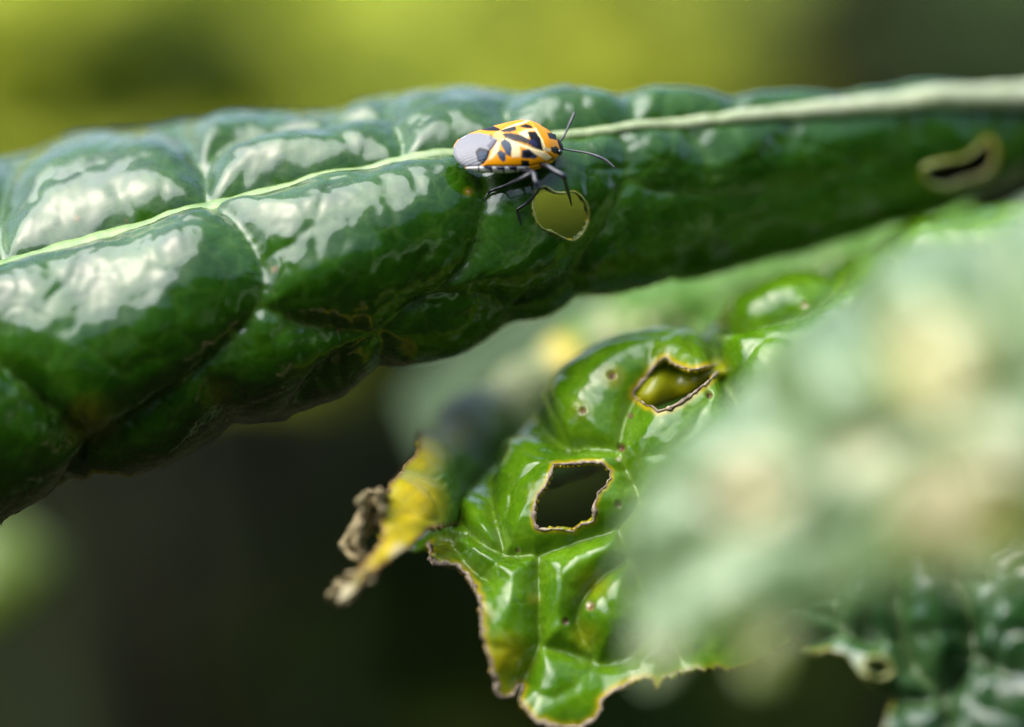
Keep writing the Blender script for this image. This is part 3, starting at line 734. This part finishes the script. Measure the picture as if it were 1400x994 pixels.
    mj = (-np.arange(na) + na // 2) % na                     # mirror: phi -> pi - phi
    sx = np.where(facing, px, px[:, mj]); sy = np.where(facing, py, py[:, mj])
    wob = 0.5 * fbm(P, 1.1, 3, 2)
    sx = sx + wob; sy = sy + 0.5 * fbm(P, 1.1, 7, 2)
    for c, p in polys: col[inside(sx, sy, Q(p))] = c
    under = (np.sin(ph)[None] < -0.45) & np.ones_like(facing); col[under] = np.where((np.abs(np.sin(X * 9)) > 0.35)[:, None, None], BLACK, ORANGE)[:, 0][np.argwhere(under)[:, 0]]
    # relief: grooves along the sutures, puncture pits on the hard shell, a raised lateral rim
    groove = [Q([(862, 95), (950, 210), (1010, 300), (1045, 410), (1150, 530)]), Q([(560, 215), (720, 140), (865, 100)]), Q([(480, 300), (620, 300), (760, 345), (900, 400), (1035, 440)]),
              Q([(548, 308), (500, 390), (462, 440), (402, 575), (340, 602)]), Q([(200, 612), (345, 600), (880, 602), (930, 590), (1150, 545)]), Q([(480, 268), (545, 305)]), Q([(1160, 245), (1210, 370), (1240, 470)])]
    gp = np.concatenate([densify(g, 0.5) for g in groove]); kd = kd_of([(a, b, 0) for a, b in gp])
    gd = np.array([kd.find((a, b, 0))[2] for a, b in zip(sx.ravel(), sy.ravel())]).reshape(px.shape)
    h = -0.10 * np.exp(-(gd / 1.1) ** 2)
    memb = inside(sx, sy, Q(polys[3][1]))
    h += -0.06 * memb
    pit = np.array([noise.noise(p * 5.2) for p in P.reshape(-1, 3)]).reshape(px.shape)
    h += np.where(memb, 0.012 * np.sin((P @ lat) * 22), -0.03 * np.clip(pit - 0.25, 0, 1))
    h *= np.clip((1 - np.abs(X)) * 12, 0, 1)[:, None]
    col = smooth_rgb(col)
    P = P + nrm * h[..., None]
    root = empty('shield_bug', Vector(W(c0 - up * 2.6)), 'orange, black and white patterned shield bug walking on the rolled leaf', 'insect')
    idx = np.arange(nx * na).reshape(nx, na)
    q = np.stack([idx[:-1], np.roll(idx, -1, 1)[:-1], np.roll(idx, -1, 1)[1:], idx[1:]], -1).reshape(-1, 4)
    me = bpy.data.meshes.new('body')
    F = q.tolist() + [tuple(idx[0][::-1].tolist()), tuple(idx[-1].tolist())]
    me.from_pydata(W(P).reshape(-1, 3).tolist(), [], F)
    bm = bmesh.new(); bm.from_mesh(me); bmesh.ops.recalc_face_normals(bm, faces=bm.faces); bm.to_mesh(me); bm.free()
    me.polygons.foreach_set('use_smooth', np.ones(len(me.polygons), bool))
    ca = me.color_attributes.new('Col', 'FLOAT_COLOR', 'POINT')
    ca.data.foreach_set('color', np.concatenate([col, np.ones(px.shape + (1,))], -1).astype(np.float32).ravel())
    m, n = new_mat('shield_shell'); b = NB(n)
    a = b.node('ShaderNodeAttribute', attribute_name='Col')
    pr = b.node('ShaderNodeBsdfPrincipled')
    b.link(a.outputs['Color'], pr.inputs['Base Color'])
    pr.inputs['Roughness'].default_value = 0.34; pr.inputs['Specular IOR Level'].default_value = 0.12; pr.inputs['Coat Weight'].default_value = 0.12; pr.inputs['Coat Roughness'].default_value = 0.12
    bp = b.node('ShaderNodeBump'); bp.inputs['Strength'].default_value = 0.25; bp.inputs['Distance'].default_value = 0.00005
    b.link(b.noise(9000, 3), bp.inputs['Height']); b.link(bp.outputs[0], pr.inputs['Normal'])
    out = b.node('ShaderNodeOutputMaterial'); b.link(pr.outputs[0], out.inputs[0])
    recenter(link('body', me, m, root))
    M_LEG = plain_mat('leg_chitin', (0.004, 0.004, 0.006), (0.014, 0.015, 0.02), 3000, 0.3, 0.1, 0.2, 0.00003)
    M_EYE = plain_mat('eye', (0.006, 0.006, 0.008), (0.012, 0.012, 0.014), 4000, 0.12, 1.0, 0.0)
    M_ANT = plain_mat('antenna_grey', (0.03, 0.03, 0.036), (0.07, 0.07, 0.08), 3000, 0.5, 0.1, 0.2, 0.00003)
    body = lambda x, l, hh: c0 + ax * x * L / 2 + lat * l + up * hh
    def leg(name, pts, rads, mat):
        p = np.array(pts); c = spline(p, 7); rr = np.interp(np.linspace(0, len(p) - 1, len(c)), np.arange(len(p)), rads)
        parts = [tube(c, rr, 10)]
        e = c[-1]; d = c[-1] - c[-4]; d /= np.linalg.norm(d) + 1e-9       # two claws
        for s_ in (-1, 1):
            sd_ = np.cross(d, up) * 0.12 * s_
            parts.append(tube([e, e + d * 0.14 + sd_, e + d * 0.24 + sd_ - up * 0.05], [0.05, 0.04, 0.015], 6))
        return obj_from(name, *merge(parts), mat, root)
    dz = lambda x, y: ROLL.depth(x, y)
    g = lambda x, y, lift: px2cs(x, y, dz(x, y) - lift)
    # near side: front, middle, hind
    leg('leg', [body(.42, 1.5, -.75), px2cs(747, 227, 243.6), px2cs(759, 234, 242.6), px2cs(770.5, 241, 242.2), px2cs(772.5, 247, 242.6), px2cs(776, 260, 244), px2cs(778.5, 269, 245), px2cs(781, 279, 246)],
        [.2, .24, .23, .26, .17, .15, .12, .07], M_LEG)
    leg('leg', [body(.12, 1.6, -.85), px2cs(728, 236, 242.8), px2cs(732, 247, 242), px2cs(736, 254, 241.9), px2cs(736.5, 260, 242.1), px2cs(724, 275, g(724, 275, 1.2)[2]), g(708.5, 286, .35), g(708, 291, .2), g(711, 303, .1)],
        [.2, .24, .23, .22, .17, .15, .14, .12, .07], M_LEG)
    leg('leg', [body(-.05, 1.7, -.85), px2cs(726, 235, 243.2), px2cs(720, 240.5, 242.6), px2cs(705, 248, 243.2), px2cs(690, 254.5, g(690, 254, .9)[2]), g(673, 260.5, .35), g(668, 264, .2), g(663, 271, .1)],
        [.2, .22, .2, .17, .15, .14, .11, .07], M_LEG)
    # far side: front, middle, hind (the hind foot shows past the tail)
    leg('leg', [body(.45, -1.5, -.7), body(.62, -2.7, -.3), body(.70, -3.2, -1.2), body(.8, -3.4, -2.3)], [.2, .22, .14, .07], M_LEG)
    leg('leg', [body(.1, -1.6, -.8), body(.12, -3.0, -.5), body(.05, -3.7, -1.4), body(0, -4.0, -2.6)], [.2, .22, .14, .07], M_LEG)
    leg('leg', [body(-.3, -1.4, -.8), body(-.7, -1.6, -.9), px2cs(628, 227.5, 247.6), px2cs(615, 230, 247.9), px2cs(606, 232, 248.2)], [.2, .2, .15, .12, .07], M_LEG)
    def ant(pts, rads):
        p = np.array(pts); c = spline(p, 6); rr = np.interp(np.linspace(0, len(p) - 1, len(c)), np.arange(len(p)), rads)
        obj_from('antenna', *tube(c, rr, 8), M_ANT, root)
    e1 = body(.93, -.3, -.45); e2 = body(.95, .35, -.5)
    ant([e1, px2cs(769.5, 188.5, 247.2), px2cs(775, 178, 247.4), px2cs(780, 167, 247.6), px2cs(785.5, 154, 248)], [.08, .1, .09, .13, .1])
    ant([e2, px2cs(783, 206, 246.8), px2cs(800, 208.5, 246.4), px2cs(815, 213, 246), px2cs(828, 219, 245.8), px2cs(840.5, 229.5, 245.6)], [.08, .09, .08, .12, .13, .08])
    for sgn in (-1, 1):
        c = body(.88, 1.06 * sgn, -.25); bm = bmesh.new(); bmesh.ops.create_uvsphere(bm, u_segments=16, v_segments=10, radius=0.00027)
        me = bpy.data.meshes.new('eye'); 
        for v in bm.verts: v.co += Vector(W(c))
        bm.to_mesh(me); bm.free(); me.polygons.foreach_set('use_smooth', np.ones(len(me.polygons), bool))
        recenter(link('eye', me, M_EYE, root))
def smooth_rgb(c):
    p = np.pad(c, ((1, 1), (1, 1), (0, 0)), mode='edge')
    return (4 * p[1:-1, 1:-1] + p[:-2, 1:-1] + p[2:, 1:-1] + p[1:-1, :-2] + p[1:-1, 2:]) / 8
build_bug()

# ================================================================== BACKGROUND PLANTS
def blade_mesh(name, Ln, Wd, arch, cup, seed, n=26, m=13):
    """a simple broad leaf along +X with a stalk end at the origin"""
    rg = np.random.default_rng(seed); u = np.linspace(0, 1, n); v = np.linspace(-1, 1, m)
    wd = Wd * (np.sin(np.pi * np.clip(u, 0, 1) ** 0.8) ** 0.7) * (1 + 0.12 * np.sin(u * 23 + seed)) + 0.004
    Xg = Ln * u[:, None] + 0 * v; Yg = wd[:, None] * v[None] * 0.5
    Zg = -arch * Ln * (u[:, None] ** 2) + cup * Wd * np.abs(v[None]) ** 1.5 + 0.02 * Wd * rg.normal(size=(n, m)) + 0.05 * Wd * np.sin(u[:, None] * 30 + 2 * seed) * np.abs(v[None])
    V = np.stack([Xg, Yg, Zg], -1).reshape(-1, 3)
    idx = np.arange(n * m).reshape(n, m)
    F = np.stack([idx[:-1, :-1], idx[1:, :-1], idx[1:, 1:], idx[:-1, 1:]], -1).reshape(-1, 4).tolist()
    me = bpy.data.meshes.new(name); me.from_pydata(V.tolist(), [], F); me.polygons.foreach_set('use_smooth', np.ones(len(F), bool))
    return me
M_BG = {
    'lime': plain_mat('lime_leaf', (0.30, 0.36, 0.012), (0.60, 0.64, 0.08), 25, 0.6, 0, 0.1, 0.002, 0.35, 0.15),
    'olive': plain_mat('olive_leaf', (0.07, 0.11, 0.008), (0.17, 0.21, 0.025), 25, 0.6, 0, 0.1, 0.002, 0.3, 0.15),
    'deep': plain_mat('deep_leaf', (0.012, 0.035, 0.003), (0.03, 0.065, 0.008), 25, 0.6, 0, 0.1, 0.002, 0.12, 0.15),
    'brown': plain_mat('dry_leaf', (0.010, 0.008, 0.003), (0.030, 0.024, 0.009), 25, 0.8, 0, 0.1, 0.002, 0.05, 0.1),
}
M_STEM = plain_mat('green_stem', (0.05, 0.07, 0.02), (0.12, 0.15, 0.05), 60, 0.6)
def plant(name, base, height, n, Ln, Wd, mats, label, seed, spread=1.0, group=None, cat='plant', low=0.15):
    rg = np.random.default_rng(seed)
    root = empty(name, Vector((base[0], base[1], 0)), label, cat, group)
    hs = np.linspace(0, height, 8)
    sway = rg.normal(0, 0.03, 2)
    pts = np.stack([base[0] + sway[0] * hs / height, base[1] + sway[1] * hs / height, hs - 0.02], -1)
    V = []; F = []
    for i, p in enumerate(pts):
        r = 0.016 * (1 - 0.6 * i / 8)
        for k in range(8): V.append(p + r * np.array([math.cos(k * math.pi / 4), math.sin(k * math.pi / 4), 0]))
    for i in range(7):
        for k in range(8): F.append((i * 8 + k, i * 8 + (k + 1) % 8, i * 8 + 8 + (k + 1) % 8, i * 8 + 8 + k))
    F.append(tuple(range(56, 64)))
    obj_from('stem', np.array(V), F, M_STEM, root, world=True)
    shapes = {}
    for i in range(n):
        z = height * (low + (1 - low) * (i + 0.5) / n); a = i * 2.4 + rg.random() * 0.6
        mk = mats[int(rg.integers(len(mats)))]; k = (mk, i % 3)
        if k not in shapes:
            shapes[k] = blade_mesh('leaf', Ln, Wd, 0.12 + 0.10 * (i % 3), 0.12, seed + i); shapes[k].materials.append(M_BG[mk])
        o = bpy.data.objects.new('leaf', shapes[k]); COL.objects.link(o); o.parent = root
        t = z / height
        o.location = (sway[0] * t, sway[1] * t, z - 0.02)
        o.rotation_euler = (rg.normal(0, 0.25), -R(22) + rg.normal(0, 0.2), a)
        s_ = (0.75 + 0.4 * rg.random()) * spread * (1.05 - 0.35 * t); o.scale = (s_, s_, s_)
def gp(px, py, d):   # ground point under a picture position at a distance d (m)
    p = wpt(px, py, d * 1000); return (float(p[0]), float(p[1]), float(p[2]))
def build_background():
    lime = 'lime green plant in the sunlit blurred foliage beyond the rolled leaf'
    olive = 'olive green plant in the blurred foliage behind the insect'
    brown = 'dark brown and green plant in the blurred gap behind the pale midrib'
    rows = [(-140, 1.15, .33, 'L'), (60, 1.05, .33, 'L'), (250, 1.3, .26, 'L'), (-60, 1.6, .26, 'L'), (200, 1.8, .22, 'L'),
            (420, 1.25, .27, 'O'), (560, 1.5, .24, 'O'), (740, 1.3, .25, 'O'), (440, 2.0, .2, 'O'), (700, 2.0, .2, 'O'), (880, 1.7, .23, 'O'),
            (1040, 1.35, .25, 'B'), (1150, 1.75, .23, 'B'), (1330, 1.5, .25, 'B'), (1480, 1.25, .27, 'B')]
    K2 = {'L': (['lime', 'lime', 'olive', 'lime', 'deep'], lime, 'lime plants in the background'), 'O': (['olive', 'olive', 'lime', 'deep'], olive, 'olive plants in the background'), 'B': (['brown', 'brown', 'deep'], brown, 'dark plants in the background')}
    for i, (x, d, h, k) in enumerate(rows):
        mats, lab, grp = K2[k]
        p = gp(x, 497, d); plant('leafy_plant', p, h, 16, 0.22, 0.15, mats, lab, 50 + i, low=0.72, group=grp)
    for i, (x, d, lab) in enumerate([(430, 1.13, 'low dark green seedling on the shaded soil below the yellow leaf tip'), (930, 1.15, 'low dark green seedling on the shaded soil behind the chewed leaf')]):
        plant('seedling', gp(x, 497, d), 0.07, 12, 0.12, 0.09, ['deep', 'olive', 'deep'], lab, 90 + i, low=0.4)
    # lawn beyond the bed: a sheet just above the soil plus upright blades
    me = bpy.data.meshes.new('lawn'); N = 30
    xs = np.linspace(-6, 6, N); ys = np.linspace(1.95, 12, N); X, Y = np.meshgrid(xs, ys, indexing='ij')
    Z = 0.045 + 0.01 * np.sin(X * 3) * np.cos(Y * 2); Y = Y + np.where(Y < 2.0, 0.06 * np.sin(X * 7), 0)
    idx = np.arange(N * N).reshape(N, N)
    F = np.stack([idx[:-1, :-1], idx[1:, :-1], idx[1:, 1:], idx[:-1, 1:]], -1).reshape(-1, 4).tolist()
    me.from_pydata(np.stack([X, Y, Z], -1).reshape(-1, 3).tolist(), [], F)
    mg = plain_mat('lawn_green', (0.10, 0.13, 0.015), (0.24, 0.26, 0.03), 3.0, 0.8, 0, 0.2, 0.01)
    o = link('lawn', me, mg); o['kind'] = 'structure'; o['label'] = 'yellow green lawn beyond the vegetable bed'
    rg = np.random.default_rng(9); V = []; F = []
    for k in range(9000):
        x = rg.uniform(-1.6, 1.6); y = 1.95 + 2.2 * rg.random() ** 1.5; a = rg.uniform(0, 6.28); hh = rg.uniform(0.03, 0.07); dx, dy = 0.003 * math.cos(a), 0.003 * math.sin(a)
        l = rg.normal(0, 0.02, 2); b0 = len(V)
        V += [(x - dx, y - dy, 0.04), (x + dx, y + dy, 0.04), (x + l[0] * .4 + dx * .7, y + l[1] * .4 + dy * .7, 0.04 + hh * .6), (x + l[0] * .4 - dx * .7, y + l[1] * .4 - dy * .7, 0.04 + hh * .6), (x + l[0], y + l[1], 0.04 + hh)]
        F += [(b0, b0 + 1, b0 + 2, b0 + 3), (b0 + 3, b0 + 2, b0 + 4)]
    me = bpy.data.meshes.new('grass'); me.from_pydata(V, [], F)
    o = link('grass', me, plain_mat('grass_blade', (0.12, 0.17, 0.02), (0.26, 0.30, 0.04), 8, 0.6, 0, 0.0, 0.001, 0.3)); tag(o, 'short yellow green grass on the lawn', 'grass', kind='stuff')
build_background()

# ================================================================== UNSEEN HEDGE ADDED BEHIND THE CAMERA TO DARKEN REFLECTIONS AND BLOCK LOW SKY
def build_shade_hedge():
    root = empty('shade_hedge', Vector((0, -1.3, 0)), 'tall dark leafy screen added out of view to darken reflections', 'shade_hedge')
    rg = np.random.default_rng(21); V = []; F = []
    for k in range(16000):
        a = R(rg.uniform(198, 372)); r = 1.5 + rg.normal(0, 0.13); zt = 1.75 + 0.1 * math.sin(a * 9)
        c = np.array([r * math.cos(a) * 1.15, r * math.sin(a) * 0.95, zt * rg.random()])
        d1 = rg.normal(size=3); d1 /= np.linalg.norm(d1); d2 = np.cross(d1, rg.normal(size=3)); d2 /= np.linalg.norm(d2)
        l, w_ = rg.uniform(0.04, 0.07), rg.uniform(0.018, 0.03); b0 = len(V); nn = np.cross(d1, d2) * 0.006
        V += [c - d1 * l, c - d2 * w_ + nn, c + d1 * l, c + d2 * w_ + nn, c - nn]
        F += [(b0, b0 + 1, b0 + 4), (b0 + 1, b0 + 2, b0 + 4), (b0 + 2, b0 + 3, b0 + 4), (b0 + 3, b0, b0 + 4)]
    o = obj_from('foliage', np.array(V), F, M_BG['deep'], root, world=True); o['kind'] = 'stuff'
    for k in range(14):
        a = R(200 + 170 * k / 13); x, y = 1.5 * math.cos(a) * 1.15, 1.5 * math.sin(a) * 0.95
        pts = np.array([(x, y, -.02), (x + rg.normal(0, .02), y + rg.normal(0, .02), .4), (x + rg.normal(0, .04), y + rg.normal(0, .04), .8), (x, y, 1.6)])
        V = []; F = []
        for i, p in enumerate(pts):
            r = 0.025 * (1 - 0.22 * i)
            for q in range(7): V.append(p + r * np.array([math.cos(q * .9), math.sin(q * .9), 0]))
        for i in range(3):
            for q in range(7): F.append((i * 7 + q, i * 7 + (q + 1) % 7, i * 7 + 7 + (q + 1) % 7, i * 7 + 7 + q))
        obj_from('trunk', np.array(V), F, M_BG['brown'], root, world=True)
build_shade_hedge()
